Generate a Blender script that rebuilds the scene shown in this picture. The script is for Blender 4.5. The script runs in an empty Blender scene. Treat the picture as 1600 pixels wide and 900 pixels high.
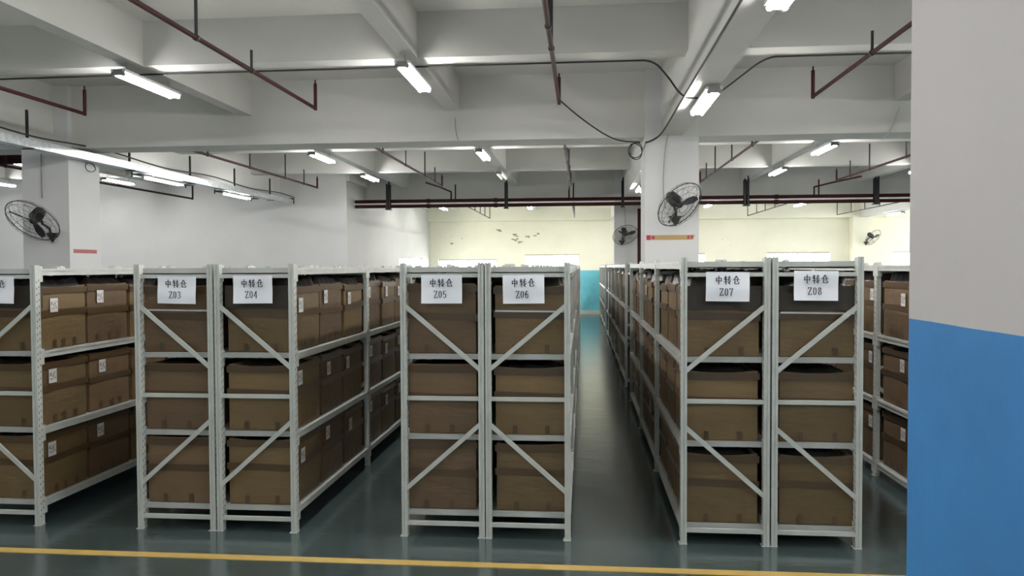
import bpy, math, random
from mathutils import Vector, Matrix
random.seed(7)
S = bpy.context.scene
C = S.collection
# ---------------------------------------------------------------- camera
F, YAW, PIT, ROL, HC = 1200.0, 0.0916, 0.0273, 0.0042, 1.968
_c, _s = math.cos(YAW), math.sin(YAW)
_cp, _sp = math.cos(PIT), math.sin(PIT)
_cr, _sr = math.cos(ROL), math.sin(ROL)
rv = Vector((_c, _s, 0)); uv = Vector((-_s*_sp, _c*_sp, _cp)); dv = Vector((-_s*_cp, _c*_cp, -_sp))
ax = rv*_cr - uv*_sr; ay = rv*_sr + uv*_cr
cam_d = bpy.data.cameras.new('camera'); cam = bpy.data.objects.new('camera', cam_d); C.objects.link(cam)
cam_d.sensor_width = 36; cam_d.lens = 36*F/1600; cam_d.clip_start = .05; cam_d.clip_end = 300
M = Matrix.Identity(4)
for i in range(3):
    M[i][0] = ax[i]; M[i][1] = ay[i]; M[i][2] = -dv[i]
M[2][3] = HC
cam.matrix_world = M
S.camera = cam
def ray(px, py): return ax*((px-800)/F) - ay*((py-450)/F) + dv
def atY(px, py, Y):
    r = ray(px, py); t = Y/r.y; return Vector((r.x*t, Y, HC+r.z*t))
# ---------------------------------------------------------------- world, daylight, exposure
W = bpy.data.worlds.new('world'); S.world = W; W.use_nodes = True
bg = W.node_tree.nodes['Background']
bg.inputs[0].default_value = (0.93, 0.97, 1.0, 1); bg.inputs[1].default_value = 9.0
TUBE = 190.0
DAY = 230.0
S.view_settings.view_transform = 'Standard'; S.view_settings.look = 'None'
S.view_settings.gamma = 1.0; S.view_settings.use_curve_mapping = False
S.view_settings.exposure = 0.0
def area(name, loc, rot, sx, sy, power, col):
    d = bpy.data.lights.new(name, 'AREA'); d.shape = 'RECTANGLE'; d.size = sx; d.size_y = sy
    d.energy = power; d.color = col
    o = bpy.data.objects.new(name, d); C.objects.link(o); o.location = loc; o.rotation_euler = rot
XR, XL, YN, YF = 17.0, -19.0, -5.0, 32.0
# daylight outside the far-wall windows and unseen right-hand ones added to light far bay
for y in (24.6, 29.2):
    area('daylight', (XR+.6, y, 2.3), (0, math.radians(90), math.radians(-38)), 2.4, 3.0, DAY*.85, (1, .96, .86))
area('daylight', (-6.42-.75, 28.6, 1.7), (0, math.radians(-90), 0), 1.4, 4.0, DAY*1.5, (1, .97, .88))  # lamp outside a side window added to brighten the far wall
FARWIN = [(-6.05, -3.55, 2.30), (-2.4, -.14, 2.49), (2.62, 5.0, 2.5), (7.45, 9.94, 2.52), (12.35, 14.8, 2.52)]  # leftmost window is put in for the bright glow at that spot
for a, b, t in FARWIN:
    area('daylight', ((a+b)/2, YF+.7, 1.8), (math.radians(-90), 0, 0), b-a, 1.5, DAY*.45, (1, .98, .93))
# ---------------------------------------------------------------- materials
def lin(c): return tuple(((v/255)/12.92 if v/255 <= .04045 else ((v/255+.055)/1.055)**2.4) for v in c)
def mat(name, col, rough=.6, metal=0, noise=0, nscale=4, bump=0, bscale=40, stretch=None, coat=0, spec=.5):
    m = bpy.data.materials.new(name); m.use_nodes = True; nt = m.node_tree; n = nt.nodes; L = nt.links
    p = n['Principled BSDF']; p.inputs['Roughness'].default_value = rough; p.inputs['Metallic'].default_value = metal
    p.inputs['Specular IOR Level'].default_value = spec
    if coat: p.inputs['Coat Weight'].default_value = coat; p.inputs['Coat Roughness'].default_value = .25
    p.inputs['Base Color'].default_value = (*col, 1)
    tc = n.new('ShaderNodeTexCoord'); mp = n.new('ShaderNodeMapping'); L.new(tc.outputs['Object'], mp.inputs[0])
    if stretch: mp.inputs['Scale'].default_value = stretch
    if noise:
        t = n.new('ShaderNodeTexNoise'); t.inputs['Scale'].default_value = nscale; t.inputs['Detail'].default_value = 5
        L.new(mp.outputs[0], t.inputs[0])
        r = n.new('ShaderNodeValToRGB'); r.color_ramp.elements[0].position = .3; r.color_ramp.elements[1].position = .7
        r.color_ramp.elements[0].color = (*[c*(1-noise) for c in col], 1)
        r.color_ramp.elements[1].color = (*[min(1, c*(1+noise)) for c in col], 1)
        L.new(t.outputs['Fac'], r.inputs[0]); L.new(r.outputs[0], p.inputs['Base Color'])
    if bump:
        t = n.new('ShaderNodeTexNoise'); t.inputs['Scale'].default_value = bscale; t.inputs['Detail'].default_value = 3
        L.new(mp.outputs[0], t.inputs[0]); b = n.new('ShaderNodeBump'); b.inputs['Strength'].default_value = bump
        b.inputs['Distance'].default_value = .02
        L.new(t.outputs['Fac'], b.inputs['Height']); L.new(b.outputs[0], p.inputs['Normal'])
    return m
def dado_mat(name, upper, lower, zd, stain=False, wob=.004):
    m = mat(name, upper, .7, noise=.03, nscale=1.3, bump=.15, bscale=9)
    nt = m.node_tree; n = nt.nodes; L = nt.links; p = n['Principled BSDF']
    up = p.inputs['Base Color'].links[0].from_socket
    g = n.new('ShaderNodeNewGeometry'); sx = n.new('ShaderNodeSeparateXYZ'); L.new(g.outputs['Position'], sx.inputs[0])
    nz = n.new('ShaderNodeTexNoise'); nz.inputs['Scale'].default_value = 6; L.new(g.outputs['Position'], nz.inputs[0])
    ad = n.new('ShaderNodeMath'); ad.operation = 'MULTIPLY_ADD'; L.new(nz.outputs['Fac'], ad.inputs[0]); ad.inputs[1].default_value = wob*2
    L.new(sx.outputs['Z'], ad.inputs[2])
    lt = n.new('ShaderNodeMath'); lt.operation = 'LESS_THAN'; lt.inputs[1].default_value = zd+wob; L.new(ad.outputs[0], lt.inputs[0])
    lo = n.new('ShaderNodeTexNoise'); lo.inputs['Scale'].default_value = 3; lo.inputs['Detail'].default_value = 6
    L.new(g.outputs['Position'], lo.inputs[0])
    lr = n.new('ShaderNodeValToRGB'); lr.color_ramp.elements[0].position = .3; lr.color_ramp.elements[1].position = .75
    lr.color_ramp.elements[0].color = (*[c*.88 for c in lower], 1); lr.color_ramp.elements[1].color = (*[c*1.12 for c in lower], 1)
    L.new(lo.outputs['Fac'], lr.inputs[0])
    mx = n.new('ShaderNodeMix'); mx.data_type = 'RGBA'; L.new(lt.outputs[0], mx.inputs[0])
    L.new(up, mx.inputs[6]); L.new(lr.outputs[0], mx.inputs[7])
    out = mx.outputs[2]
    if stain:   # flaked paint marks on the far wall
        def rng(sock, a, b):
            q = n.new('ShaderNodeMath'); q.operation = 'GREATER_THAN'; q.inputs[1].default_value = a; L.new(sock, q.inputs[0])
            w = n.new('ShaderNodeMath'); w.operation = 'LESS_THAN'; w.inputs[1].default_value = b; L.new(sock, w.inputs[0])
            e = n.new('ShaderNodeMath'); e.operation = 'MULTIPLY'; L.new(q.outputs[0], e.inputs[0]); L.new(w.outputs[0], e.inputs[1]); return e.outputs[0]
        tot = None
        for (x0, x1, z0, z1, th) in ((-3.7, -1.1, 2.95, 3.55, .63), (-6.0, -4.2, 2.8, 3.4, .69), (4.9, 6.4, 2.7, 3.3, .68)):
            e = n.new('ShaderNodeMath'); e.operation = 'MULTIPLY'
            L.new(rng(sx.outputs['X'], x0, x1), e.inputs[0]); L.new(rng(sx.outputs['Z'], z0, z1), e.inputs[1])
            k = n.new('ShaderNodeTexNoise'); k.inputs['Scale'].default_value = 2.6; k.inputs['Detail'].default_value = 4
            mp = n.new('ShaderNodeMapping'); mp.inputs['Scale'].default_value = (1, 1, 2.2); mp.inputs['Rotation'].default_value = (0, .35, 0)
            L.new(g.outputs['Position'], mp.inputs[0]); L.new(mp.outputs[0], k.inputs[0])
            kk = n.new('ShaderNodeMath'); kk.operation = 'GREATER_THAN'; kk.inputs[1].default_value = th; L.new(k.outputs['Fac'], kk.inputs[0])
            z = n.new('ShaderNodeMath'); z.operation = 'MULTIPLY'; L.new(e.outputs[0], z.inputs[0]); L.new(kk.outputs[0], z.inputs[1])
            if tot is None: tot = z.outputs[0]
            else:
                a = n.new('ShaderNodeMath'); a.operation = 'MAXIMUM'; L.new(tot, a.inputs[0]); L.new(z.outputs[0], a.inputs[1]); tot = a.outputs[0]
        m2 = n.new('ShaderNodeMix'); m2.data_type = 'RGBA'; L.new(tot, m2.inputs[0]); L.new(out, m2.inputs[6]); m2.inputs[7].default_value = (.33, .29, .2, 1)
        out = m2.outputs[2]
    L.new(out, p.inputs['Base Color'])
    return m
DZ = 1.82
MT = dict(
    slab=mat('ceiling_paint', (.58, .575, .54), .8, noise=.05, nscale=.8, bump=.1, bscale=6),
    white=dado_mat('white_wall_paint', (.66, .655, .64), (.10, .42, .56), DZ),
    cream=dado_mat('cream_wall_paint', (.84, .815, .66), (.16, .55, .66), DZ, True),
    column=dado_mat('column_paint', (.60, .60, .59), (.045, .19, .42), DZ),
    pillar=dado_mat('pillar_paint', (.51, .485, .475), (.036, .20, .47), DZ, wob=.002),
    yellow=mat('yellow_floor_paint', (.50, .34, .10), .4, noise=.15, nscale=6),
    rack=mat('rack_paint', (.52, .54, .50), .42, noise=.08, nscale=9),
    deck=mat('shelf_steel', (.42, .43, .41), .5, noise=.08, nscale=5),
    hole=mat('slot_dark', (.05, .055, .05), .8),
    galv=mat('galvanised_steel', (.62, .65, .66), .32, metal=.75, noise=.2, nscale=14),
    black=mat('black_metal', (.012, .012, .012), .5),
    cable=mat('black_cable', (.02, .02, .018), .6),
    greycable=mat('grey_cable', (.25, .24, .22), .6),
    red=mat('dark_red_pipe_paint', (.034, .005, .005), .6, spec=.2),
    fan=mat('fan_black', (.018, .018, .017), .45),
    wire=mat('fan_wire', (.06, .06, .06), .4, metal=.5),
    paper=mat('white_paper', (.88, .90, .94), .75, bump=.08, bscale=12),
    ink=mat('black_ink', (.03, .03, .05), .7),
    sticker=mat('sticker_white', (.62, .6, .58), .6),
    frame=mat('window_frame_paint', (.45, .42, .36), .5),
    capmat=mat('lamp_end_cap', (.25, .25, .24), .5),
    housing=mat('lamp_housing', (.75, .76, .76), .5),
    strip_or=mat('orange_strip', (.42, .28, .12), .5), strip_mg=mat('magenta_strip', (.35, .02, .08), .5), strip_rd=mat('red_strip', (.34, .07, .06), .5),
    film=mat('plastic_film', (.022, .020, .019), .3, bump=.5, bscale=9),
    dark_band=mat('dark_band_brown', (.034, .025, .017), .55, bump=.3, bscale=7),
    filmw=mat('white_bag', (.6, .58, .6), .35, bump=.4, bscale=20),
    violet=mat('pink_bag', (.45, .3, .36), .4),
    skirting=mat('pale_kerb_paint', (.6, .62, .55), .5),
    cap_tan=mat('flap_edge', (.42, .32, .2), .7),
)
def glass_mat():
    m = bpy.data.materials.new('window_glass'); m.use_nodes = True; n = m.node_tree.nodes; L = m.node_tree.links
    n.remove(n['Principled BSDF']); t = n.new('ShaderNodeBsdfTransparent'); g = n.new('ShaderNodeBsdfGlossy'); g.inputs['Roughness'].default_value = .02
    x = n.new('ShaderNodeMixShader'); x.inputs[0].default_value = .07
    L.new(t.outputs[0], x.inputs[1]); L.new(g.outputs[0], x.inputs[2]); L.new(x.outputs[0], n['Material Output'].inputs[0]); return m
MT['glass'] = glass_mat(); MT['greywall'] = dado_mat('side_wall_paint', (.50, .49, .46), (.10, .36, .46), DZ)
def tube_mat(name, st, col=(1, .985, .97)):
    m = bpy.data.materials.new(name); m.use_nodes = True; p = m.node_tree.nodes['Principled BSDF']
    p.inputs['Base Color'].default_value = (.8, .8, .8, 1); p.inputs['Emission Color'].default_value = (*col, 1); p.inputs['Emission Strength'].default_value = st
    return m
MT['tube'] = tube_mat('lit_tube', TUBE); MT['tube_tray'] = tube_mat('tray_tube', TUBE*.2); MT['tube_far'] = tube_mat('far_tube', TUBE*.2); MT['tube_off'] = tube_mat('weak_tube', 1.0, (1, .97, .8))
def floor_mat():
    m = mat('epoxy_floor', (.045, .070, .069), .2, noise=.2, nscale=1.1, spec=.8)
    nt = m.node_tree; n = nt.nodes; L = nt.links; p = n['Principled BSDF']; p.inputs['IOR'].default_value = 2.3
    tc = n.new('ShaderNodeTexCoord')
    t = n.new('ShaderNodeTexNoise'); t.inputs['Scale'].default_value = 2.2; t.inputs['Detail'].default_value = 4; L.new(tc.outputs['Object'], t.inputs[0])
    mr = n.new('ShaderNodeMapRange'); mr.inputs[3].default_value = .13; mr.inputs[4].default_value = .22; L.new(t.outputs['Fac'], mr.inputs[0]); L.new(mr.outputs[0], p.inputs['Roughness'])
    t2 = n.new('ShaderNodeTexNoise'); t2.inputs['Scale'].default_value = 4.5; t2.inputs['Detail'].default_value = 3; mq = n.new('ShaderNodeMapping'); mq.inputs['Scale'].default_value = (.6, 1.5, 1); L.new(tc.outputs['Object'], mq.inputs[0]); L.new(mq.outputs[0], t2.inputs[0])
    b = n.new('ShaderNodeBump'); b.inputs['Strength'].default_value = .5; b.inputs['Distance'].default_value = .006
    L.new(t2.outputs['Fac'], b.inputs['Height']); L.new(b.outputs[0], p.inputs['Normal'])
    return m
MT['floor'] = floor_mat()
def carton_mat(name, col):
    m = mat(name, col, .6, noise=.07, nscale=3, coat=.06, stretch=(1, 1, 3), bump=.35, bscale=5)
    nt = m.node_tree; n = nt.nodes; L = nt.links; p = n['Principled BSDF']
    src = p.inputs['Base Color'].links[0].from_socket
    oi = n.new('ShaderNodeObjectInfo'); mr = n.new('ShaderNodeMapRange'); mr.inputs[3].default_value = .8; mr.inputs[4].default_value = 1.15
    L.new(oi.outputs['Random'], mr.inputs[0])
    h = n.new('ShaderNodeHueSaturation'); L.new(src, h.inputs['Color']); L.new(mr.outputs[0], h.inputs['Value']); L.new(h.outputs[0], p.inputs['Base Color'])
    return m
MT['carton'] = carton_mat('carton_brown', (.148, .097, .040))
MT['carton_red'] = carton_mat('carton_reddish', (.136, .084, .042))
MT['tape'] = mat('brown_tape', (.082, .048, .022), .3, coat=.3)
def sticker_mat():
    m = mat('printed_sticker', (.66, .64, .62), .6); nt = m.node_tree; n = nt.nodes; L = nt.links; p = n['Principled BSDF']
    tc = n.new('ShaderNodeTexCoord'); mp = n.new('ShaderNodeMapping'); mp.inputs['Scale'].default_value = (1, 2.5, 1); L.new(tc.outputs['Object'], mp.inputs[0])
    t = n.new('ShaderNodeTexNoise'); t.inputs['Scale'].default_value = 45; t.inputs['Detail'].default_value = 1; L.new(mp.outputs[0], t.inputs[0])
    g = n.new('ShaderNodeMath'); g.operation = 'GREATER_THAN'; g.inputs[1].default_value = .53; L.new(t.outputs['Fac'], g.inputs[0])
    sx = n.new('ShaderNodeSeparateXYZ'); L.new(tc.outputs['Object'], sx.inputs[0])
    a = n.new('ShaderNodeMath'); a.operation = 'ABSOLUTE'; L.new(sx.outputs['Z'], a.inputs[0])
    l = n.new('ShaderNodeMath'); l.operation = 'LESS_THAN'; l.inputs[1].default_value = .03; L.new(a.outputs[0], l.inputs[0])
    a2 = n.new('ShaderNodeMath'); a2.operation = 'ABSOLUTE'; L.new(sx.outputs['Y'], a2.inputs[0])
    l2 = n.new('ShaderNodeMath'); l2.operation = 'LESS_THAN'; l2.inputs[1].default_value = .035; L.new(a2.outputs[0], l2.inputs[0])
    k = n.new('ShaderNodeMath'); k.operation = 'MULTIPLY'; L.new(g.outputs[0], k.inputs[0]); L.new(l.outputs[0], k.inputs[1])
    k2 = n.new('ShaderNodeMath'); k2.operation = 'MULTIPLY'; L.new(k.outputs[0], k2.inputs[0]); L.new(l2.outputs[0], k2.inputs[1])
    mx = n.new('ShaderNodeMix'); mx.data_type = 'RGBA'; L.new(k2.outputs[0], mx.inputs[0]); mx.inputs[6].default_value = (.66, .64, .62, 1); mx.inputs[7].default_value = (.16, .16, .17, 1)
    L.new(mx.outputs[2], p.inputs['Base Color']); return m
MT['print'] = sticker_mat()
# ---------------------------------------------------------------- mesh builder
class MB:
    def __init__(s): s.v = []; s.f = []; s.mi = []; s.sm = []
    def add(s, vs, fs, mi=0, smooth=False):
        b = len(s.v); s.v += [tuple(v) for v in vs]; s.f += [tuple(b+i for i in f) for f in fs]; s.mi += [mi]*len(fs); s.sm += [smooth]*len(fs); return s
    def box(s, x0, x1, y0, y1, z0, z1, mi=0):
        v = [(x0,y0,z0),(x1,y0,z0),(x1,y1,z0),(x0,y1,z0),(x0,y0,z1),(x1,y0,z1),(x1,y1,z1),(x0,y1,z1)]
        return s.add(v, [(0,3,2,1),(4,5,6,7),(0,1,5,4),(1,2,6,5),(2,3,7,6),(3,0,4,7)], mi)
    def bar(s, p, q, w, h, up=(0,0,1), mi=0):
        p = Vector(p); q = Vector(q); d = (q-p).normalized(); u = Vector(up)
        a = d.cross(u).normalized()*w/2; b = a.normalized().cross(d).normalized()*h/2
        v = [p-a-b, p+a-b, p+a+b, p-a+b, q-a-b, q+a-b, q+a+b, q-a+b]
        return s.add(v, [(0,1,2,3),(4,7,6,5),(0,4,5,1),(1,5,6,2),(2,6,7,3),(3,7,4,0)], mi)
    def tube(s, pts, r, n=10, mi=0, closed=False, rr=None):
        pts = [Vector(p) for p in pts]; N = len(pts); rings = []
        prev = None
        for i, p in enumerate(pts):
            if closed: t = pts[(i+1) % N]-pts[i-1]
            else: t = pts[min(i+1, N-1)]-pts[max(i-1, 0)]
            t.normalize()
            if prev is None:
                a = t.cross(Vector((0,0,1)))
                if a.length < .05: a = t.cross(Vector((1,0,0)))
            else: a = prev-t*prev.dot(t)
            a.normalize(); prev = a; b = t.cross(a)
            R = rr[i] if rr else r
            rings.append([p+a*R*math.cos(2*math.pi*k/n)+b*R*math.sin(2*math.pi*k/n) for k in range(n)])
        vs = [v for q in rings for v in q]; fs = []
        for i in range(N if closed else N-1):
            j = (i+1) % N
            for k in range(n): fs.append((i*n+k, i*n+(k+1) % n, j*n+(k+1) % n, j*n+k))
        s.add(vs, fs, mi, True)
        if not closed: s.add(rings[0], [tuple(range(n))], mi); s.add(rings[-1], [tuple(reversed(range(n)))], mi)
        return s
    def mesh(s, name, mats):
        m = bpy.data.meshes.new(name); m.from_pydata(s.v, [], s.f)
        for x in (mats if isinstance(mats, (list, tuple)) else [mats]): m.materials.append(x)
        for p, i, q in zip(m.polygons, s.mi, s.sm): p.material_index = i; p.use_smooth = q
        m.update(); return m
    def build(s, name, mats, parent=None, loc=None):
        return put(name, s.mesh(name, mats), parent, loc)
def put(name, me, parent=None, loc=None):
    o = bpy.data.objects.new(name, me); C.objects.link(o)
    if parent: o.parent = parent
    if loc is not None: o.location = loc
    return o
def tag(o, label=None, cat=None, group=None, kind=None):
    if label: o['label'] = label
    if cat: o['category'] = cat
    if group: o['group'] = group
    if kind: o['kind'] = kind
    return o
def empty(name, loc=(0,0,0), rot=(0,0,0)):
    o = bpy.data.objects.new(name, None); C.objects.link(o); o.location = loc; o.rotation_euler = rot; o.empty_display_size = .1; return o
def struct(mb, name, m): return tag(mb.build(name, m), kind='structure')
def copy_tree(o, parent=None):
    c = o.copy(); C.objects.link(c); c.parent = parent
    for ch in o.children: copy_tree(ch, c)
    return c
def kids(o): return [x for x in o.children]
def wall_y(y0, y1, x0, x1, z1, holes):     # wall slab in the XZ plane with rectangular openings
    mb = MB(); xs = sorted({x0, x1, *[h[0] for h in holes], *[h[1] for h in holes]})
    for a, b in zip(xs, xs[1:]):
        hs = [h for h in holes if h[0] <= a+1e-6 and h[1] >= b-1e-6]
        if not hs: mb.box(a, b, y0, y1, 0, z1)
        else:
            h = hs[0]; mb.box(a, b, y0, y1, 0, h[2]); mb.box(a, b, y0, y1, h[3], z1)
    return mb
# ---------------------------------------------------------------- room shell
SLAB, SB, MBZ = 4.85, 4.33, 3.88       # slab, secondary beam underside, main beam underside
struct(MB().box(XL-.3, XR+.3, YN-.3, YF+.3, -.2, 0), 'floor', MT['floor'])
struct(MB().box(XL-.3, XR+.3, YN-.3, YF+.3, SLAB, SLAB+.25), 'ceiling', MT['slab'])
XC, YB = -6.42, 20.56
struct(wall_y(YF, YF+.25, XC, XR, SLAB, [(a, b, .95, t) for a, b, t in FARWIN]), 'wall_far', MT['cream'])
mb = MB().box(XC-.2, XC, YB, 26.6, 0, SLAB).box(XC-.2, XC, 26.6, 30.6, 0, .95).box(XC-.2, XC, 26.6, 30.6, 2.34, SLAB).box(XC-.2, XC, 30.6, YF+.25, 0, SLAB)
struct(mb, 'wall_side', MT['greywall'])
struct(MB().box(XL, XC, YB-.02, YB, 0, SLAB).box(XL, XC-.2, YB, YB+.2, 0, SLAB), 'wall_back_left', MT['white'])
struct(MB().box(XL-.25, XL, YN-.25, YB+.2, 0, SLAB), 'wall_left', MT['white'])
struct(MB().box(XL, XR+.25, YN-.25, YN, 0, SLAB), 'wall_near', MT['white'])
# right wall with unseen windows added to light the far bay
mb = MB(); ys = [YN, 22.9, 26.3, 27.5, 30.9, YF+.25]
for i, (a, b) in enumerate(zip(ys, ys[1:])):
    if i in (1, 3): mb.box(XR, XR+.25, a, b, 0, 1.1); mb.box(XR, XR+.25, a, b, 3.5, SLAB)
    else: mb.box(XR, XR+.25, a, b, 0, SLAB)
struct(mb, 'wall_right', MT['cream'])
wn = 0
def window_far(a, b, z0, z1, Y, n=4):
    global wn; wn += 1
    w = MB(); t = .05
    w.box(a, b, Y, Y+.08, z0, z0+t).box(a, b, Y, Y+.08, z1-t, z1)
    for i in range(n+1):
        x = a+(b-a)*i/n; tt = t if i in (0, n) else .03
        w.box(max(a, x-tt/2) if i else a, min(b, x+tt/2) if i < n else b, Y, Y+.08, z0+t, z1-t)
    o = struct(w, 'window_%d' % wn, MT['frame'])
    MB().box(a, b, Y+.035, Y+.045, z0, z1).build('pane', MT['glass'], o)
for a, b, t in FARWIN: window_far(a, b, .95, t, YF+.08)
for a, b in ((22.9, 26.3), (27.5, 30.9)):  # frames for the added right-hand openings
    wn += 1; w = MB(); t = .05
    w.box(XR+.08, XR+.16, a, b, 1.1, 1.15).box(XR+.08, XR+.16, a, b, 3.45, 3.5)
    for i in range(4):
        y = a+(b-a)*i/3; w.box(XR+.08, XR+.16, max(a, y-.025), min(b, y+.025), 1.15, 3.45)
    o = struct(w, 'window_%d' % wn, MT['frame']); MB().box(XR+.115, XR+.125, a, b, 1.1, 3.5).build('pane', MT['glass'], o)
wn += 1; w = MB(); t = .05  # side-wall window, put in for light on the far wall
w.box(XC-.14, XC-.06, 26.6, 30.6, .95, 1.0).box(XC-.14, XC-.06, 26.6, 30.6, 2.29, 2.34)
for i in range(5): w.box(XC-.14, XC-.06, max(26.6, 26.6+i-.025), min(30.6, 26.6+i+.025), 1.0, 2.29)
o = struct(w, 'window_%d' % wn, MT['frame']); MB().box(XC-.105, XC-.095, 26.6, 30.6, .95, 2.34).build('pane', MT['glass'], o)
# columns and beams
COLX = [-8.45, 1.305, 11.06]
tn = 0
def trim(mb, m):
    global tn; tn += 1; return struct(mb, 'trim_%d' % tn, m)
def column(x, y0, m=None, z1=SLAB): return trim(MB().box(x-.39, x+.39, y0, y0+.78, 0, z1), m or MT['column'])
for x in (-8.45, 1.305, 11.06): column(x, 11.45)
for x in (1.305, 11.06): column(x, 22.3)
column(11.06, 31.55, MT['cream'])
column(1.30, 1.46, MT['pillar'])
XB = [(XL, -8.84), (-8.06, .915), (1.695, 10.67), (11.45, XR)]
for y0, y1 in ((1.55, 2.1), (11.55, 12.1), (22.42, 22.97)):       # main transverse beams
    xa = XL if y0 < 20 else XC
    trim(MB().box(xa, XR, y0, y1, MBZ, SLAB+.01), MT['slab'])
trim(MB().box(XC, XR, 31.62, YF+.01, MBZ, SLAB+.01), MT['cream'])
for x in COLX:                                                    # main longitudinal beams
    trim(MB().box(x-.15, x+.15, YN, YB if x < XC else YF, MBZ+.003, SLAB+.01), MT['slab'])
for x in (-15.0, -11.7, -5.2, -1.95, 4.56, 7.8, 14.3):              # secondary longitudinal beams
    trim(MB().box(x-.1, x+.1, YN, YB if x < XC else YF, SB, SLAB+.01), MT['slab'])
for y in (-2.0, 4.9, 8.6, 15.05, 18.7, 25.9, 28.9):                 # secondary transverse beams
    trim(MB().box(XL if y < YB else XC, XR, y, y+.28, SB+.002, SLAB+.01), MT['slab'])
trim(MB().box(XC-.01, XC+.10, YB-.05, YF, SB, SLAB+.01), MT['slab'])
# painted floor line and pale kerb at the foot of the far wall
trim(MB().box(-9, 6, 4.94, 5.02, 0, .004), MT['yellow'])
struct(MB().box(XC, XR, YF-.03, YF, 0, .16), 'baseboard_far', MT['skirting'])
# ---------------------------------------------------------------- racks
Y0, BAY = 5.475, 1.94
PW, PD = .042, .055
SHL = [.185, .745, 1.335]      # top of shelf panels, signed Z06 and to its left
SHR = [.135, .725, 1.325]      # the same, Z07 and to its right
def post_mesh(H):
    m = MB()
    m.box(0, PW, .004, PD, 0, H-.004)
    m.box(0, PW*.42, 0, .004, 0, H).box(PW*.58, PW, 0, .004, 0, H)
    for k in range(int((H-.1)/.05)):
        z = .06+k*.05
        for y in (.016, .040):
            zz = z+(.012 if y > .03 else 0)
            m.box(-.0006, .0005, y-.003, y+.003, zz, zz+.016, 1); m.box(PW-.0005, PW+.0006, y-.003, y+.003, zz, zz+.016, 1)
    m.box(-.012, PW+.002, -.004, PD+.006, 0, .004)
    return m.mesh('post', [MT['rack'], MT['hole']])
RW = .612
def make_rack(nb, H, pat, SH):
    r = empty('storage_rack')
    pm = post_mesh(H)
    inner = RW-PW
    s1 = MB().box(PW, inner, .012, .040, 0, .028).mesh('strut', MT['rack'])
    hi, lo = (1.70, 1.22) if pat == 'B' else (1.22, 1.70)   # upper diagonal: left z, right z
    d1 = MB().bar((PW*.5, .0, hi), (RW-PW*.5, .0, lo), .012, .032, up=(0, 0, 1)).mesh('diagonal_brace', MT['rack'])
    lo2, hi2 = (.34, .84) if pat == 'B' else (.84, .34)
    d2 = MB().bar((PW*.5, .0, lo2), (RW-PW*.5, .0, hi2), .012, .032, up=(0, 0, 1)).mesh('diagonal_brace', MT['rack'])
    L = BAY-PD
    bm = MB()
    bm.box(0, .03, 0, L, 0, .05).box(-.006, .03, 0, L, .034, .052)
    for y in (0, L-.03): bm.box(-.004, .034, y, y+.03, -.05, .07)
    bm = bm.mesh('shelf_beam', MT['rack'])
    dk = MB()
    for k in range(4):
        a = k*L/4; dk.box(0, RW-.07, a+.002, a+L/4-.002, 0, .02)
    dk.box(0, RW-.07, 0, .012, -.018, 0).box(0, RW-.07, L-.012, L, -.018, 0)
    dk = dk.mesh('shelf_panel', MT['deck'])
    for i in range(nb+1):
        y = i*BAY
        put('post', pm, r, (0, y, 0)); put('post', pm, r, (RW-PW, y, 0))
        for z in (.082, 1.0, 1.895): put('strut', s1, r, (0, y, z))
        put('diagonal_brace', d1, r, (0, y+.012, 0)); put('diagonal_brace', d2, r, (0, y+.012, 0))
        if i < nb:
            for z in SH+[H-.03]:
                put('shelf_beam', bm, r, (.004, y+PD, z-.052))
                o = put('shelf_beam', bm, r, (RW-.004, y+BAY, z-.052)); o.rotation_euler = (0, 0, math.pi)
                put('shelf_panel', dk, r, (.035, y+PD, z-.02))
    return r
RK = {}
racks = {}
def place_rack(key, x, y, nb, H, pat, label):
    left = key[:3] <= 'Z06'; k = (nb, H, pat, left)
    if k not in RK: RK[k] = make_rack(nb, H, pat, SHL if left else SHR); o = RK[k]
    else: o = copy_tree(RK[k])
    o.location = (x, y, 0); tag(o, label, 'storage rack', 'grey steel storage racks in long rows')
    racks[key] = (x, y, nb, H); return o
XS = {'Z01': -5.372, 'Z02': -4.752, 'Z03': -3.352, 'Z04': -2.727, 'Z05': -1.320, 'Z06': -.700, 'Z07': .690, 'Z08': 1.314, 'Z09': 2.72, 'Z10': 3.345}
PAT = {'Z01': 'A', 'Z02': 'A', 'Z03': 'B', 'Z04': 'B', 'Z05': 'B', 'Z06': 'A', 'Z07': 'A', 'Z08': 'A', 'Z09': 'A', 'Z10': 'A'}
WHERE = {k: 'the rack signed '+k for k in ('Z03', 'Z04', 'Z05', 'Z06', 'Z07', 'Z08')}
WHERE.update({'Z01': 'the rack beyond the left edge', 'Z02': 'the rack at the left edge', 'Z09': 'the unsigned rack by the blue pillar'})
H1, H2 = 2.0, 2.03
ORD = ['first','second','third','fourth','fifth','sixth','seventh','eighth','ninth','tenth','eleventh','twelfth','thirteenth','fourteenth','fifteenth']
for k in ('Z01', 'Z02', 'Z03', 'Z04', 'Z05', 'Z06', 'Z07', 'Z08', 'Z09'):
    place_rack(k, XS[k], Y0, 3, H2 if k in ('Z07', 'Z08') else H1, PAT[k], 'grey steel shelving full of boxes: '+WHERE[k])
for k, nm in (('Z06', 'Z06'), ('Z07', 'Z07')):
    H = H1 if k == 'Z06' else H2
    place_rack(k+'b', XS[k], 12.62, 5, H, PAT[k], 'grey steel rack down the central aisle, second in line behind '+nm)
    place_rack(k+'c', XS[k], 23.7, 4, H, PAT[k], 'farthest grey steel rack of the central aisle, in line with '+nm)
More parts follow.
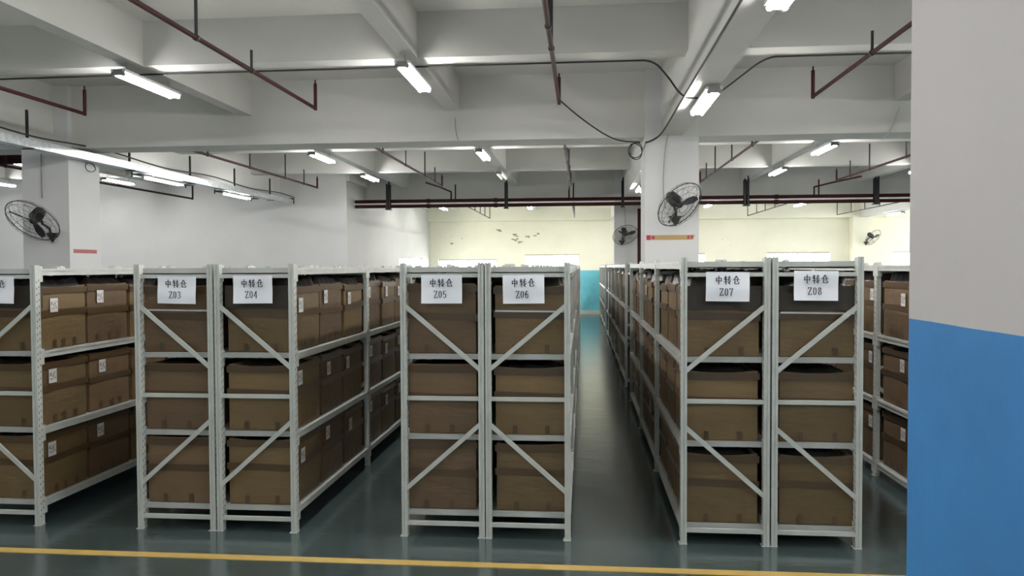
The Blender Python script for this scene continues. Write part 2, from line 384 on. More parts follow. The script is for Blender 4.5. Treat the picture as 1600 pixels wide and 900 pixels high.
for k in ('Z01', 'Z02', 'Z03', 'Z04', 'Z05', 'Z08', 'Z09'):
    place_rack(k+'b', XS[k], 12.62, 3, H2 if k == 'Z08' else H1, PAT[k], 'grey steel rack deeper in the hall, behind '+{'Z01': 'the leftmost rack', 'Z02': 'the rack at the left edge', 'Z09': 'the unsigned rack'}.get(k, k))
# ---------------------------------------------------------------- cartons
BX, BY = .50, .565
def carton(h, seed, m, deep=True):
    """open cardboard box bulging a little, base at z=0, centred in x,y"""
    rnd = random.Random(seed); mb = MB(); nx = 6
    def ring(z, k):
        out = []
        for side in range(4):
            for i in range(nx):
                t = i/nx
                b = .010*math.sin(math.pi*t)*math.sin(math.pi*min(1, z/h*1.0))*k + rnd.uniform(-.0012, .0012)
                x, y = {0: (-BX/2+BX*t, -BY/2-b), 1: (BX/2+b, -BY/2+BY*t), 2: (BX/2-BX*t, BY/2+b), 3: (-BX/2-b, BY/2-BY*t)}[side]
                out.append((x, y))
        return out
    N = 4*nx; zs = [0, .01, h*.25, h*.5, h*.75, h-.012, h]
    sag = [rnd.uniform(0, .018) for _ in range(4)]
    vs = []
    for z in zs:
        r = ring(z, 1)
        for i, (x, y) in enumerate(r):
            dz = 0
            if z == h: dz = -sag[i//nx]*math.sin(math.pi*(i % nx)/nx)
            f = .985 if z == 0 else 1
            vs.append((x*f, y*f, z+dz))
    fs = []
    for a in range(len(zs)-1):
        for i in range(N): fs.append((a*N+i, a*N+(i+1) % N, (a+1)*N+(i+1) % N, (a+1)*N+i))
    fs.append(tuple(reversed(range(N))))
    mb.add(vs, fs, 0)
    # inner wall and recessed flaps
    top = vs[-N:]; inn = [(x*.975, y*.975, z) for x, y, z in top]; low = [(x*.96, y*.96, h-.06) for x, y, z in top]
    mb.add(top+inn, [(i, (i+1) % N, N+(i+1) % N, N+i) for i in range(N)], 1)
    mb.add(inn+low, [(i, (i+1) % N, N+(i+1) % N, N+i) for i in range(N)], 1)
    mb.add(low, [tuple(range(N))], 1)
    x, y = BX/2+.0125, BY/2+.0125          # tape ends pasted low on the sides
    for s in (-1, 1):
        for t in (-.14, 0, .14):
            t += rnd.uniform(-.03, .03); w = .018
            mb.add([(s*x, t-w, .012), (s*x, t+w, .012), (s*x, t+w, .075), (s*x, t-w, .075)], [(0, 1, 2, 3)], 2)
    for t in (-.1, .1):
        t += rnd.uniform(-.03, .03); w = .016
        mb.add([(t-w, -y, .012), (t+w, -y, .012), (t+w, -y, .07), (t-w, -y, .07)], [(0, 1, 2, 3)], 2)
    return mb.mesh('carton', [m, MT['cap_tan'], MT['tape']])
def tape_mesh(h, seed):
    rnd = random.Random(seed); mb = MB(); e = .0125
    z0 = h*(.50+rnd.uniform(-.03, .03)); tl = rnd.uniform(-.012, .012)
    x, y = BX/2+e-.001, BY/2+e-.001
    def band(z0, w, t):
        vs = []
        for (a, b, d) in ((-x, -y, t), (x, -y, -t), (x, y, t*.5), (-x, y, -t*.5)): vs += [(a, b, z0+d), (a, b, z0+w+d)]
        mb.add(vs, [(0, 2, 3, 1), (2, 4, 5, 3), (4, 6, 7, 5), (6, 0, 1, 7)])
    band(z0, .052, tl)
    band(h-.062, .05, 0)
    return mb.mesh('packing_tape', MT['tape'])
def liner_mesh(seed, hh=.05, base=.025):
    rnd = random.Random(seed); n = 14; vs = []; ph = [rnd.uniform(0, 6) for _ in range(6)]
    for j in range(n+1):
        for i in range(n+1):
            u, v = i/n, j/n; e = min(1, (5 if base < .03 else 16)*min(u, 1-u, v, 1-v))
            z = base*e+e*(hh*.6+hh*.4*math.sin(9*u+ph[0])*math.sin(8*v+ph[1])+.012*math.sin(21*u+ph[2]+4*v)+.008*math.sin(27*v+ph[3]-6*u))
            vs.append(((u-.5)*BX*.95, (v-.5)*BY*.95, z+rnd.uniform(-.003, .003)*e))
    fs = [(j*(n+1)+i, j*(n+1)+i+1, (j+1)*(n+1)+i+1, (j+1)*(n+1)+i) for j in range(n) for i in range(n)]
    mb = MB(); mb.add(vs, fs, 0, True); return mb.mesh('plastic_liner', MT['film'])
def cover_mesh(h, d):  # dark sheet over the upper front of a box
    x, y = BX/2+.016, BY/2+.016
    mb = MB(); P4 = [(-x, -y+.05), (-x, -y), (x, -y), (x, -y+.05)]
    mb.add([(a, b, h-d+.004*(i % 2)) for i, (a, b) in enumerate(P4)]+[(a, b, h+.003) for a, b in P4], [(i, i+1, i+5, i+4) for i in range(3)])
    return mb.mesh('dark_front_band', MT['dark_band'])
stk = MB().box(-.0006, .0006, -.045, .045, -.055, .055).mesh('label_sticker', MT['print'])
VAR = []
HS = [.500, .515, .485, .505]
for i, h in enumerate(HS):
    VAR.append(dict(h=h, c=carton(h, i, MT['carton'] if i % 2 == 0 else MT['carton_red']), t=tape_mesh(h, i), l=liner_mesh(i)))
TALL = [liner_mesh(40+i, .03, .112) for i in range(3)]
SHADE_LINER = [liner_mesh(50+i, .03, .080) for i in range(3)]  # liners raised so black film stands in for shade in the top gap
LV = ['bottom', 'middle', 'top']
nbox = 0
def box(key, lvl, n, x, y, z, aisle, full, label, group, cover=False, yaw=0, dark=False):
    global nbox; nbox += 1
    v = VAR[(nbox*7+lvl*3) % 4]
    if not full:
        o = put('cardboard_box', v['c'], None, (x, y, z)); o.rotation_euler = (0, 0, yaw)
        if lvl == 2 and key[-1] != 'c': put('plastic_liner', SHADE_LINER[n % 3], o, (0, 0, v['h']-.055))
        tag(o, label, 'cardboard box', group); return
    o = empty('cardboard_box', (x, y, z), (0, 0, yaw)); tag(o, label, 'cardboard box', group)
    put('carton', v['c'], o); put('packing_tape', v['t'], o);
    if lvl == 2: put('plastic_liner', (TALL if dark else SHADE_LINER)[(nbox*5) % 3], o, (0, 0, v['h']-.055))
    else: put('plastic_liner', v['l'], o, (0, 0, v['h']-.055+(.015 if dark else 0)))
    if aisle:
        random.seed(nbox); s = aisle
        if key != 'Z07' or nbox % 7 == 0: put('label_sticker', stk, o, (s*(BX/2+.0145), -.15+random.uniform(-.03, .03) if s > 0 else -.17, v['h']-.13+random.uniform(-.03, .02)))
    if cover: put('dark_front_band', COV[v['h']], o)
    if key[:3] in ('Z03', 'Z06', 'Z08') and n == 0 and lvl == 2 and len(key) == 3:
        MB().bar((-BX/2, -BY/2-.018, v['h']-.185), (BX/2, -BY/2-.018, v['h']-.19), .003, .012).build('film_edge', MT['filmw'], o)
COV = {h: cover_mesh(h, .17) for h in HS}
def fill(key, seg, bays, aisle, base=0, fullbays=9, cover=(), levels=(0, 1, 2)):
    rk = key[:3]; x, y, nb, H = racks[key]
    cx = x+RW/2+(.012*aisle)
    for b in bays:
        for lv in levels:
            for k in range(3):
                n = b*3+k
                yy = y+b*BAY+PD+.012+BY/2+.008+k*(BY+.046)
                rr = random.Random(hash((rk[1:], seg, n, lv)) if False else (ord(rk[2])*977+ord(seg[0])*31+n*7+lv*131))
                jx, jy, ya = rr.uniform(-.008, .008), rr.uniform(-.006, .010) if k else 0, rr.uniform(-.012, .012)
                front = (seg == 'front' and n == 0)
                what = {'front': WHERE[rk], 'mid': 'the second rack behind '+{'Z01': 'the leftmost one', 'Z02': 'the left edge one', 'Z09': 'the unsigned one'}.get(rk, rk), 'far': 'the farthest rack behind '+rk}[seg]
                lab = 'brown box, %s shelf, %s from front, %s' % (LV[lv], ORD[n], what)
                box(key, lv, n, cx+jx, yy+jy, (SHL if rk <= 'Z06' else SHR)[lv], aisle, b < fullbays, lab,
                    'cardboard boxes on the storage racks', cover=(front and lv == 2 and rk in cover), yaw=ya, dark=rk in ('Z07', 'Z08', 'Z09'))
CV = ('Z02', 'Z04', 'Z07', 'Z08')
fill('Z01', 'front', range(1), -1); fill('Z01', 'front', (1, 2), -1, levels=(2,))
fill('Z02', 'front', range(2), 1, cover=CV); fill('Z02', 'front', (2,), 1, levels=(2,))
fill('Z03', 'front', range(1), -1, cover=CV); fill('Z03', 'front', (1, 2), -1, levels=(2,))
fill('Z04', 'front', range(3), 1, cover=CV)
fill('Z05', 'front', range(2), -1, cover=CV); fill('Z05', 'front', (2,), -1, levels=(2,))
fill('Z06', 'front', range(3), 1, cover=CV); fill('Z06b', 'mid', range(5), 1, fullbays=0); 
fill('Z07', 'front', range(3), -1, cover=CV); fill('Z07b', 'mid', range(5), -1, fullbays=0); fill('Z07c', 'far', range(4), -1, fullbays=0)
fill('Z08', 'front', range(1), 1, cover=CV); fill('Z08', 'front', (1, 2), 1, levels=(2,))
fill('Z09', 'front', range(3), -1, cover=CV)
for k in ('Z01', 'Z02', 'Z03', 'Z04', 'Z05', 'Z08', 'Z09'): fill(k+'b', 'mid', (0,), 1, fullbays=0, levels=(2,))
# ---------------------------------------------------------------- paper signs
GL = {
 'zhong': [[(.14,.74),(.14,.36)],[(.14,.74),(.86,.74),(.86,.36)],[(.14,.40),(.86,.40)],[(.5,1),(.5,0)]],
 'zhuan': [[(.03,.84),(.44,.84)],[(.24,1),(.08,.58),(.46,.58)],[(.28,.74),(.28,0)],[(0,.28),(.48,.36)],
           [(.56,.84),(.95,.84)],[(.50,.62),(1,.62)],[(.77,1),(.66,.40),(.93,.40),(.74,.16)],[(.6,.24),(.84,.02)]],
 'cang': [[(.5,1),(.3,.74),(.02,.52)],[(.5,1),(.7,.74),(.98,.52)],[(.30,.60),(.70,.60),(.70,.36),(.56,.38)],[(.30,.60),(.30,.06),(.86,.06),(.88,.24)]],
 'Z': [[(.15,.98),(.15,.86)],[(.12,.98),(.88,.98),(.12,.02),(.88,.02),(.9,.16)]],
 '0': [[(.5,1),(.25,.88),(.16,.5),(.25,.12),(.5,0),(.75,.12),(.84,.5),(.75,.88),(.5,1)]],
 '1': [[(.3,.8),(.52,1),(.52,0)],[(.3,0),(.74,0)]],
 '2': [[(.18,.78),(.3,.96),(.55,1),(.8,.85),(.76,.6),(.14,.02),(.86,.02),(.88,.14)]],
 '3': [[(.18,.85),(.4,1),(.75,.92),(.78,.68),(.42,.54),(.78,.42),(.82,.14),(.5,0),(.16,.12)]],
 '4': [[(.68,0),(.68,1),(.1,.3),(.92,.3)],[(.5,0),(.84,0)]],
 '5': [[(.82,.98),(.24,.98),(.2,.52),(.5,.62),(.8,.5),(.82,.2),(.5,0),(.16,.12)]],
 '6': [[(.78,.88),(.5,1),(.22,.75),(.16,.32),(.3,.04),(.6,0),(.82,.2),(.78,.5),(.5,.6),(.2,.42)]],
 '7': [[(.16,.84),(.18,.98),(.86,.98),(.5,.4),(.44,0)]],
 '8': [[(.5,.54),(.22,.68),(.26,.92),(.5,1),(.74,.92),(.76,.68),(.5,.54),(.2,.38),(.18,.12),(.5,0),(.82,.12),(.8,.38),(.5,.54)]],
}
def glyph(mb, g, x, z, w, h, t, y):
    for st in GL[g]:
        P = [(x+a*w, z+b*h) for a, b in st]
        for (a, b), (c, d) in zip(P, P[1:]):
            L = math.hypot(c-a, d-b)
            if L < 1e-6: continue
            tt = t if abs(d-b) > abs(c-a) else t*.62
            ux, uz = (c-a)/L, (d-b)/L; nx, nz = -uz*tt/2, ux*tt/2; e = tt*.35
            mb.add([(a-ux*e+nx, y, b-uz*e+nz), (a-ux*e-nx, y, b-uz*e-nz), (c+ux*e-nx, y, d+uz*e-nz), (c+ux*e+nx, y, d+uz*e+nz)], [(0, 1, 2, 3)])
def sign(num, px, py, tilt, seed):
    """A4 sheet hanging from the top strut of the rack's end frame"""
    c = atY(px, py, Y0-.012)
    o = empty('paper_sign', c, (0, tilt, 0))
    tag(o, 'white paper sheet printed Z%s in black, taped to the top bar of its rack' % num, 'sign', 'white paper signs on the rack ends')
    rnd = random.Random(seed); w, h = .297, .205; n = 10; vs = []
    ph = rnd.uniform(0, 6)
    def off(u, v): return -.004*(1-v)*math.sin(4*u+ph)-.003*(1-v)-.002*math.sin(7*v+ph)
    for y_ in (0, .0012):
        for j in range(n+1):
            for i in range(n+1):
                u, v = i/n, j/n; vs.append(((u-.5)*w, off(u, v)+y_, (v-.5)*h))
    N = (n+1)*(n+1); fs = []
    for j in range(n):
        for i in range(n):
            a = j*(n+1)+i; fs.append((a, a+1, a+n+2, a+n+1)); fs.append((N+a, N+a+n+1, N+a+n+2, N+a+1))
    mb = MB(); mb.add(vs, fs, 0, True); mb.build('sheet', MT['paper'], o)
    t = MB(); yy = -.0085; cw = .047
    for i, g in enumerate(('zhong', 'zhuan', 'cang')): glyph(t, g, -.086+i*.0595, .018, cw, .056, .0068, yy)
    for i, g in enumerate('Z'+num): glyph(t, g, -.056+i*.033, -.062, .027, .050, .0062, yy)
    t.build('lettering', MT['ink'], o)
sign('02', -7, 453, .02, 1); sign('03', 276, 453, .02, 2); sign('04', 395, 452.5, -.005, 3); sign('05', 690, 452, .0, 4)
sign('06', 818, 452, -.01, 5); sign('07', 1137, 448, .01, 6); sign('08', 1275, 446.5, .01, 7)
# ---------------------------------------------------------------- lamps
def lamp_proto(on):
    o = empty('fluorescent_lamp')
    MB().box(-.085, .085, -.61, .61, .022, .055).build('housing', MT['housing'], o)
    for x in (-.055, .055):
        MB().tube([(x, -.59, 0), (x, .59, 0)], .016, 12).build('tube', MT[{True: 'tube', False: 'tube_off', 2: 'tube_far'}[on]], o)
    for y in (-.6, .6):
        e = MB()
        for x in (-.055, .055): e.tube([(x, y-.018, 0), (x, y+.018, 0)], .024, 12)
        e.box(-.056, .056, y-.015, y+.015, -.012, .05); e.build('end_cap', MT['capmat'], o)
    return o
LP = {}
def lamp(x, y, z, ztop, label, on=True):
    on = int(on) if on == 2 and on is not True else bool(on)
    if on not in LP: LP[on] = o = lamp_proto(on)
    else:
        o = copy_tree(LP[on])
        for ch in [c for c in o.children if c.name.startswith('hanger')]: bpy.data.objects.remove(ch)
    o.location = (x, y, z)
    for yy in (-.45, .45):
        MB().tube([(0, yy, .05), (0, yy, ztop-z)], .005, 6).build('hanger_rod', MT['greycable'], o)
    tag(o, label, 'ceiling lamp', 'fluorescent tube lamps under the ceiling beams')
ROW = {-15.0: 'farthest left', -11.7: 'left of the left column', -5.2: 'second row left of the centre column', -1.95: 'first row left of the centre column', 1.38: 'on the centre column beam',
       4.56: 'first row right of the centre column', 7.8: 'second row right of the centre column', 11.1: 'on the far right beam'}
DIST = {-2.2: 'far behind', 1.2: 'just behind', 4.45: 'nearest ahead', 8.25: 'before the deep beam', 14.45: 'past the deep beam', 17.9: 'before the pipes', 24.9: 'beyond the pipes', 27.9: 'by the far wall'}
LAMPS = [(-15.0, 17.9), (-11.7, 14.45), (-11.7, 17.9), (-11.7, 8.25)]
for x in (-5.2, -1.95, 1.38, 4.56, 7.8):
    for y in (-2.2, 1.2, 4.45, 8.25, 14.45, 17.9, 24.9, 27.9): LAMPS.append((x, y))
LAMPS.append((11.1, 27.9)); LAMPS.append((11.1, 24.9))
for x, y in LAMPS:
    main = x in (1.38, 11.1)
    lamp(x, y+.62, 3.80 if main else 4.16, MBZ+.01 if main else SB+.01,
         'twin tube lamp %s, %s' % (ROW[x], DIST[y]), on=(False if (x == -1.95 and y == 17.9) else (2 if (x == -5.2 and y > 20) else True)))
# ---------------------------------------------------------------- cable tray with its own lamps
tr = empty('cable_tray', (-7.92, 0, 3.70)); tag(tr, 'galvanised steel cable tray hanging on black brackets past the left column', 'cable tray')
t = MB(); A, B = 6.0, 20.35
t.box(-.075, .075, A, B, 0, .004).box(-.075, -.07, A, B, 0, .13).box(.07, .075, A, B, 0, .13).box(.055, .07, A, B, .126, .13)
t.build('trough', MT['galv'], tr)
MB().box(-.09, .09, B, B+.04, .02, .17).build('end_bracket', MT['black'], tr)
for y in (8.2, 10.4, 12.9, 15.0, 17.0, 19.0):
    MB().box(-.03, .0, y-.015, y+.015, .13, .13+.42).box(-.09, .09, y-.02, y+.02, -.012, 0).build('hanger_bracket', MT['black'], tr)
for yy in (13.4, 16.5):
    o = empty('tray_lamp', (-7.92, yy+.62, 3.62)); tag(o, 'tube lamp under the cable tray, %s' % {8.4: 'nearest, cut off by the photo edge', 13.4: 'just right of the left column', 16.5: 'nearest the end of the tray'}[yy], 'lamp', 'tube lamps under the cable tray')
    MB().tube([(.03, -.59, 0), (.03, .59, 0)], .017, 12).build('tube', MT['tube_tray'], o)
    MB().tube([(-.045, -.59, 0), (-.045, .59, 0)], .017, 12).build('tube', MT['tube_tray'], o)
    h = MB(); h.box(-.09, .09, -.95, -.6, .02, .045).box(-.09, .09, .6, .95, .02, .045).box(-.02, .0, -.6, .6, .025, .045)
    for s in (-1, 1): h.box(-.1, -.08, s*.93-.012, s*.93+.012, -.02, .08)
    h.build('holder', MT['black'], o)
c = MB(); P = []
for i in range(60):
    y = 6+i*14.4/59; P.append((-7.83, y, 3.89+.03*math.sin(y*1.7)+(.10*max(0, (10.6-y)/4.6))))
c.tube(P, .013, 6); tag(c.build('cable', MT['cable']), 'black cable sagging along the top of the grey cable tray', 'cable')
# ---------------------------------------------------------------- cables on the beams
def cable(pts, r, label, m='cable', smooth=3):
    pts = [Vector(p) for p in pts]
    for _ in range(smooth):
        q = [pts[0]]
        for a, b in zip(pts, pts[1:]): q += [a.lerp(b, .25), a.lerp(b, .75)]
        pts = q+[pts[-1]]
    o = MB().tube(pts, r, 6).build('cable', MT[m]); tag(o, label, 'cable'); return o
yc = 8.905
cable([(-8.2, yc, 4.30), (-5.2, yc, 4.312), (-1.95, yc, 4.312), (.55, yc, 4.312), (.80, yc, 4.31), (.95, yc, 4.15), (1.13, yc, 3.88), (1.3, yc, 3.865), (1.48, yc, 3.88), (1.75, yc, 4.08), (2.05, yc, 4.31), (2.3, yc, 4.312), (5, yc, 4.312), (9, yc, 4.31)], .011, 'long black cable along the near cross beam, dipping under the beam by the centre lamp')
cable([atY(875, 157, 10.2), atY(905, 183, 10.6), atY(945, 211, 11.2), atY(970, 221, 11.42), atY(1000, 222, 11.43)], .010, 'black cable drooping from the red sprinkler pipe to the centre column')
cable([(1.13, 3.2, 3.87), (1.13, 6, 3.86), (1.135, 8, 3.87), (1.13, 10, 3.86), (1.13, 11.3, 3.86), (1.0, 11.42, 3.80), (.92, 11.43, 3.78)], .013, 'dark cable running lengthwise under the edge of the beam over the centre column')
cable([atY(1046, 205, 11.43), atY(1040, 222, 11.43), atY(1037, 260, 11.43), atY(1036, 300, 11.43), atY(1040, 325, 11.38)], .006, 'thin grey cable running down the centre column to its fan', 'greycable')
cable([atY(64, 240, 11.43), atY(65, 280, 11.43), atY(66, 310, 11.42)], .009, 'grey cable running down the left column to its fan', 'greycable')
cable([atY(976, 322, 22.28), atY(977, 340, 22.28), atY(977, 358, 22.27)], .008, 'thin grey cable running down the second column to the small fan', 'greycable')
MT['whitecable'] = mat('white_cable', (.5, .5, .47), .6)
cable([atY(1405, 168, 11.53), atY(1393, 202, 11.53), atY(1384, 214, 11.53), atY(1376, 217, 11.53)], .008, 'thin white cable on the deep cross beam near the blue pillar', 'whitecable')
cable([atY(711, 184, 11.53), atY(712, 205, 11.53), atY(716, 219, 11.53)], .006, 'short grey cable down the face of the deep cross beam', 'greycable')
P = []
cc = atY(993, 236, 11.40)
for i in range(64):
    a = i/16*2*math.pi; r = .095+.012*math.sin(i*.6)
    P.append(cc+Vector((r*math.cos(a), -.004*i/16+.01*math.sin(i), r*1.2*math.sin(a))))
P = [Vector((.93, 11.445, 3.80)), Vector((.90, 11.42, 3.70))]+P
tag(MB().tube(P, .006, 6).build('cable_coil', MT['cable']), 'small coil of black cable hanging at the top left of the centre column', 'cable coil')
P = []
cc = atY(113, 262, 11.95); cc.x = -8.03
for i in range(33):
    a = i/16*2*math.pi; P.append(cc+Vector((.004*i/16, .13*math.cos(a), .07*math.sin(a))))
P = [cc+Vector((.005, -.12, .22))]+P
tag(MB().tube(P, .005, 6).build('cable_coil', MT['cable']), 'loose loop of thin wire on the right side of the left column', 'cable coil')
# ---------------------------------------------------------------- sprinkler pipes
def branch(x, z, ya, yb, hang, label, up=.33, r=.024, drop=None, ztop=SLAB):
    o = empty('sprinkler_pipe', (x, ya, z)); tag(o, label, 'pipe', 'dark red sprinkler branch pipes')
    MB().tube([(0, 0, 0), (0, yb-ya, 0)], r, 10).build('pipe_run', MT['red'], o)
    m = MB(); m.tube([(0, yb-ya, -r), (0, yb-ya, up)], r*.95, 10); m.tube([(0, yb-ya, up), (0, yb-ya, up+.05)], r*.45, 8); m.build('riser', MT['red'], o)
    for y, zt in hang:
        m = MB(); m.tube([(0, y-ya, 0), (0, y-ya, zt-z)], .016, 8); m.tube([(0, y-ya-.02, 0), (0, y-ya+.02, 0)], r*1.35, 10); m.build('hanger', MT['black'], o)
    if drop:
        m = MB(); m.tube([(0, 0, 0), (0, 0, -drop)], r, 10); m.build('drop_pipe', MT['red'], o)
    return o
BR = [(-6.85, 'far left'), (-3.57, 'left of centre'), (-.30, 'above the central aisle'), (2.91, 'right of the centre column'), (6.18, 'far right')]
for x, nm in BR:
    branch(x, 4.11, 2.4, 10.1, [(6.9, SLAB), (8.1, 4.33) if x != -.30 else (7.6, SLAB)], 'dark red sprinkler pipe in the nearest bay, %s' % nm)
    branch(x, 4.05, 12.15, 19.45, [(13.6, 4.5), (15.4, 4.34), (17.3, 4.6), (18.5, 4.4)], 'dark red sprinkler pipe between the two deep cross beams, %s' % nm, up=.25)
for x, nm in BR+[(9.43, 'rightmost')]:
    branch(x, 3.86, 23.1, 29.6, [(24.2, SLAB), (25.5, SLAB), (26.8, SLAB), (28.1, SLAB)], 'thin dark red sprinkler pipe with hangers in the far bay, %s' % nm, up=.5, r=.016)
branch(-10.1, 3.78, 12.15, 19.2, [(12.7, SLAB), (14, SLAB)], 'dark red pipe glimpsed left of the left column')
for zz, nm, r in ((3.83, 'upper', .048), (3.69, 'lower', .048)):
    o = empty('main_pipe', (0, 21.3, zz)); tag(o, 'long dark red main pipe crossing the hall above the racks, %s of the pair' % nm, 'pipe', 'pair of dark red main pipes')
    MB().tube([(-6.40, 0, 0), (16.9, 0, 0)], r, 12).build('pipe_run', MT['red'], o)
    for x in (-4.3, -2.4, 2.0, 5.2, 9.3): MB().tube([(x-.05, 0, 0), (x+.05, 0, 0)], r*1.3, 12).build('coupling', MT['red'], o)
for px, w, nm in ((607, .12, 'leftmost'), (791, .09, 'above the rack signed Z06'), (973, .07, 'left of the centre column'), (1166, .14, 'right of the centre column'), (1369, .12, 'near the blue pillar')):
    c = atY(px, 300, 21.3); x = c.x
    o = empty('pipe_hanger', (x, 21.3, 3.6)); tag(o, 'black steel hanger carrying both red main pipes, %s' % nm, 'pipe hanger', 'black hangers of the main pipes')
    MB().box(-w/2, -w/2+.05, -.07, -.052, .0, .72).box(w/2-.05, w/2, -.07, -.052, .02, .80).build('strap', MT['black'], o)
    MB().box(-w/2-.02, w/2+.02, -.09, .10, -.01, .02).box(-w/2, w/2, .05, .065, .02, .7).build('cradle', MT['black'], o)
for (px, x) in ((705, None), (1272, None), (889, None)):
    c = atY(px, 310, 21.3); x = c.x
    o = empty('sprinkler_pipe', (x, 21.3, 3.83)); tag(o, 'short dark red link pipe rising from the main pipes, %s' % {705: 'left of centre', 1272: 'right of the centre column', 889: 'above the central aisle'}[px], 'pipe')
    d = -.32 if px < 800 else (.55 if px > 1000 else .05)
    MB().tube([(0, 0, 0), (0, 0, .25), (d*.5, -.8, .29), (d, -1.9, .30)], .024, 8).build('pipe_run', MT['red'], o)
    MB().tube([(.12, 0, 0), (.12, 0, .45)], .02, 8).build('riser', MT['red'], o)
c = atY(1001, 360, 21.75)
o = MB().tube([(0, 0, 0), (0, 0, 3.60)], .075, 14).build('riser_pipe', MT['red'], None, (c.x, 21.95, 0))
tag(o, 'thick dark red upright pipe beside the second column down the aisle', 'pipe')
# red valve pipe behind the tray
o = empty('valve_pipe', (-9.75, 12.9, 3.88)); tag(o, 'dark red pipe elbow left of the left column, behind the cable tray', 'pipe')
MB().tube([(-.6, 0, .05), (0, 0, .05), (.18, 0, 0), (.24, 0, -.2)], .09, 12).build('elbow', MT['red'], o)
# ---------------------------------------------------------------- fans
def fan(pc, n, pb, R, label, wall_n=(0, -1, 0)):
    """pc disc centre, n air direction, pb bracket point on the wall"""
    n = Vector(n).normalized(); a = n.cross(Vector((0, 0, 1))).normalized(); b = a.cross(n)
    o = empty('wall_fan', pb); tag(o, label, 'fan', 'black industrial wall fans')
    pc = pc-pb
    def P(r, t, d): return pc+a*r*math.cos(t)+b*r*math.sin(t)+n*d
    m = MB()
    for r, d, w in ((R, 0, .0075), (R*.93, .05, .003), (R*.93, -.05, .003), (R*.7, .075, .002), (R*.45, .085, .002), (R*.2, .09, .003), (R*.6, -.075, .002)):
        m.tube([P(r, t*2*math.pi/40, d) for t in range(40)], w, 5, closed=True)
    for k in range(22):
        t = k*2*math.pi/22
        m.tube([P(R*.2, t, .09), P(R*.7, t+.12, .075), P(R*.93, t+.2, .05), P(R, t+.22, 0)], .0018, 4)
        if k % 2 == 0: m.tube([P(R*.2, t, -.08), P(R*.6, t-.1, -.075), P(R*.93, t-.18, -.05), P(R, t-.2, 0)], .0022, 4)
    m.build('cage', MT['wire'], o)
    for k in range(3):
        t0 = k*2*math.pi/3+.6; q = MB(); vs = []
        for j in range(7):
            r = R*(.12+.73*j/6); w = (.10+.16*math.sin(math.pi*(j/6)**.8))*(1 if j < 6 else .5)
            w = w*R*1.1/r if r > 0 else 0
            w = min(w, .5)
            for s in (-1, 1):
                vs.append(P(r, t0+s*w*.5, s*.022+.004)); vs.append(P(r, t0+s*w*.5, s*.022-.004))
        fs = []
        for j in range(6):
            i = j*4; fs += [(i, i+2, i+6, i+4), (i+1, i+5, i+7, i+3), (i, i+4, i+5, i+1), (i+2, i+3, i+7, i+6)]
        fs += [(0, 1, 3, 2), (24, 26, 27, 25)]
        q.add(vs, fs); q.build('blade', MT['fan'], o)
    MB().tube([pc+n*.03, pc-n*.02, pc-n*.06, pc-n*.10, pc-n*.22, pc-n*.26], .08, 14, rr=[.04, .05, .09, .095, .085, .05]).build('motor', MT['fan'], o)
    w = Vector(wall_n); mt = pc-n*.17; k = w*.05+Vector((0, 0, .03))
    mid = Vector((mt.x*.35, (mt.y+k.y)/2, mt.z*.45+.05))
    mid = k.lerp(mt, .5)+w*.05
    MB().tube([k, k+Vector((0, 0, .10))+w*.03, mid, mt], .02, 8).build('arm', MT['fan'], o)
    s = Vector((0, 0, 1)).cross(w); g = []
    for d in (0, .03):
        g += [s*-.10+Vector((0, 0, .06))+w*d, s*.10+Vector((0, 0, .06))+w*d, Vector((0, 0, -.09))+w*d]
    MB().add(g, [(0, 1, 2), (3, 5, 4), (0, 3, 4, 1), (1, 4, 5, 2), (2, 5, 3, 0)]).bar(w*.02+Vector((0, 0, -.04)), k+Vector((0, 0, .03)), .04, .04, up=(1, 0, 0)).build('mounting_bracket', MT['fan'], o)
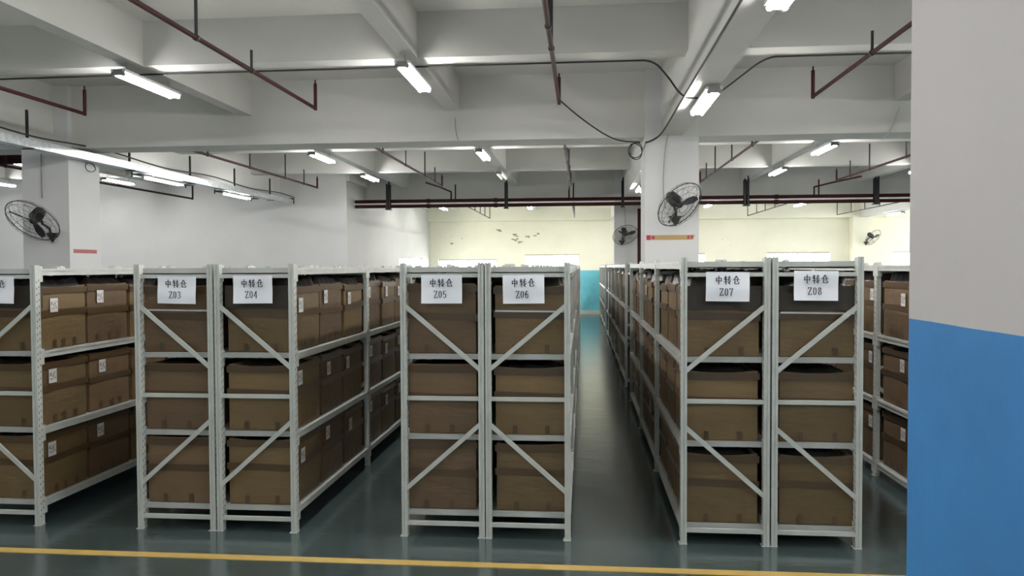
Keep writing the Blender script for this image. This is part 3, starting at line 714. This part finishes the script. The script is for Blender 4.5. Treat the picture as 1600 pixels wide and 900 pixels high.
fan(atY(1062, 320, 11.02), (.51, -.6, -.61), atY(1055, 344, 11.45), .36, 'black cage fan on the centre column above the orange strip')
fan(atY(51, 345, 11.02), (-.07, -.69, -.71), atY(83, 370, 11.45), .40, 'black cage fan on the left column, tilted down to the left')
fan(atY(977, 367, 21.85), (.22, -.65, -.70), atY(972, 379, 22.3), .36, 'small looking black cage fan on the second column down the aisle')
fan(atY(1364, 371, 31.1), (.45, -.6, -.6), atY(1353, 380, 31.55), .36, 'distant black cage fan on the cream pilaster of the far wall')
# strips on the columns
a, b = atY(1010, 367.5, 11.44), atY(1086, 374.5, 11.44); Ys = 11.448
o = empty('wall_strip', ((a.x+b.x)/2, 11.45, (a.z+b.z)/2)); tag(o, 'narrow orange strip sign with a magenta end on the centre column', 'sign')
w = (b.x-a.x)/2; h = abs(a.z-b.z)/2
MB().add([(-w+.06, -.003, -h), (w-.03, -.003, -h), (w, -.003, h), (-w+.06, -.003, h), (-w+.06, -.0005, -h), (w-.03, -.0005, -h), (w, -.0005, h), (-w+.06, -.0005, h)],
    [(0, 1, 2, 3), (4, 7, 6, 5), (0, 4, 5, 1), (1, 5, 6, 2), (2, 6, 7, 3), (3, 7, 4, 0)]).build('strip', MT['strip_or'], o)
m = MB(); m.box(-w, -w+.06, -.003, -.0005, -h, h).box(w-.11, w-.08, -.0036, -.003, -h*.7, h*.7).box(w-.06, w-.03, -.0036, -.003, -h*.5, h*.9).box(-w+.08, -w+.12, -.0036, -.003, -h*.6, h*.6); m.build('end_mark', MT['strip_mg'], o)
z = atY(130, 393, 11.9).z
tag(MB().box(-8.0598, -8.055, 11.54, 12.12, z-.03, z+.03).build('wall_strip', MT['strip_rd']), 'faded red strip sign on the right face of the left column', 'sign')
# small security camera left of the left column
o = empty('security_camera', (-8.92, 12.0, 3.42)); tag(o, 'small black camera on the left face of the left column', 'camera')
MB().box(.0, .078, -.03, .03, -.04, .04).build('mount', MT['housing'], o)
MB().tube([(.0, 0, 0), (-.17, -.02, .10)], .045, 10).build('body', MT['black'], o)
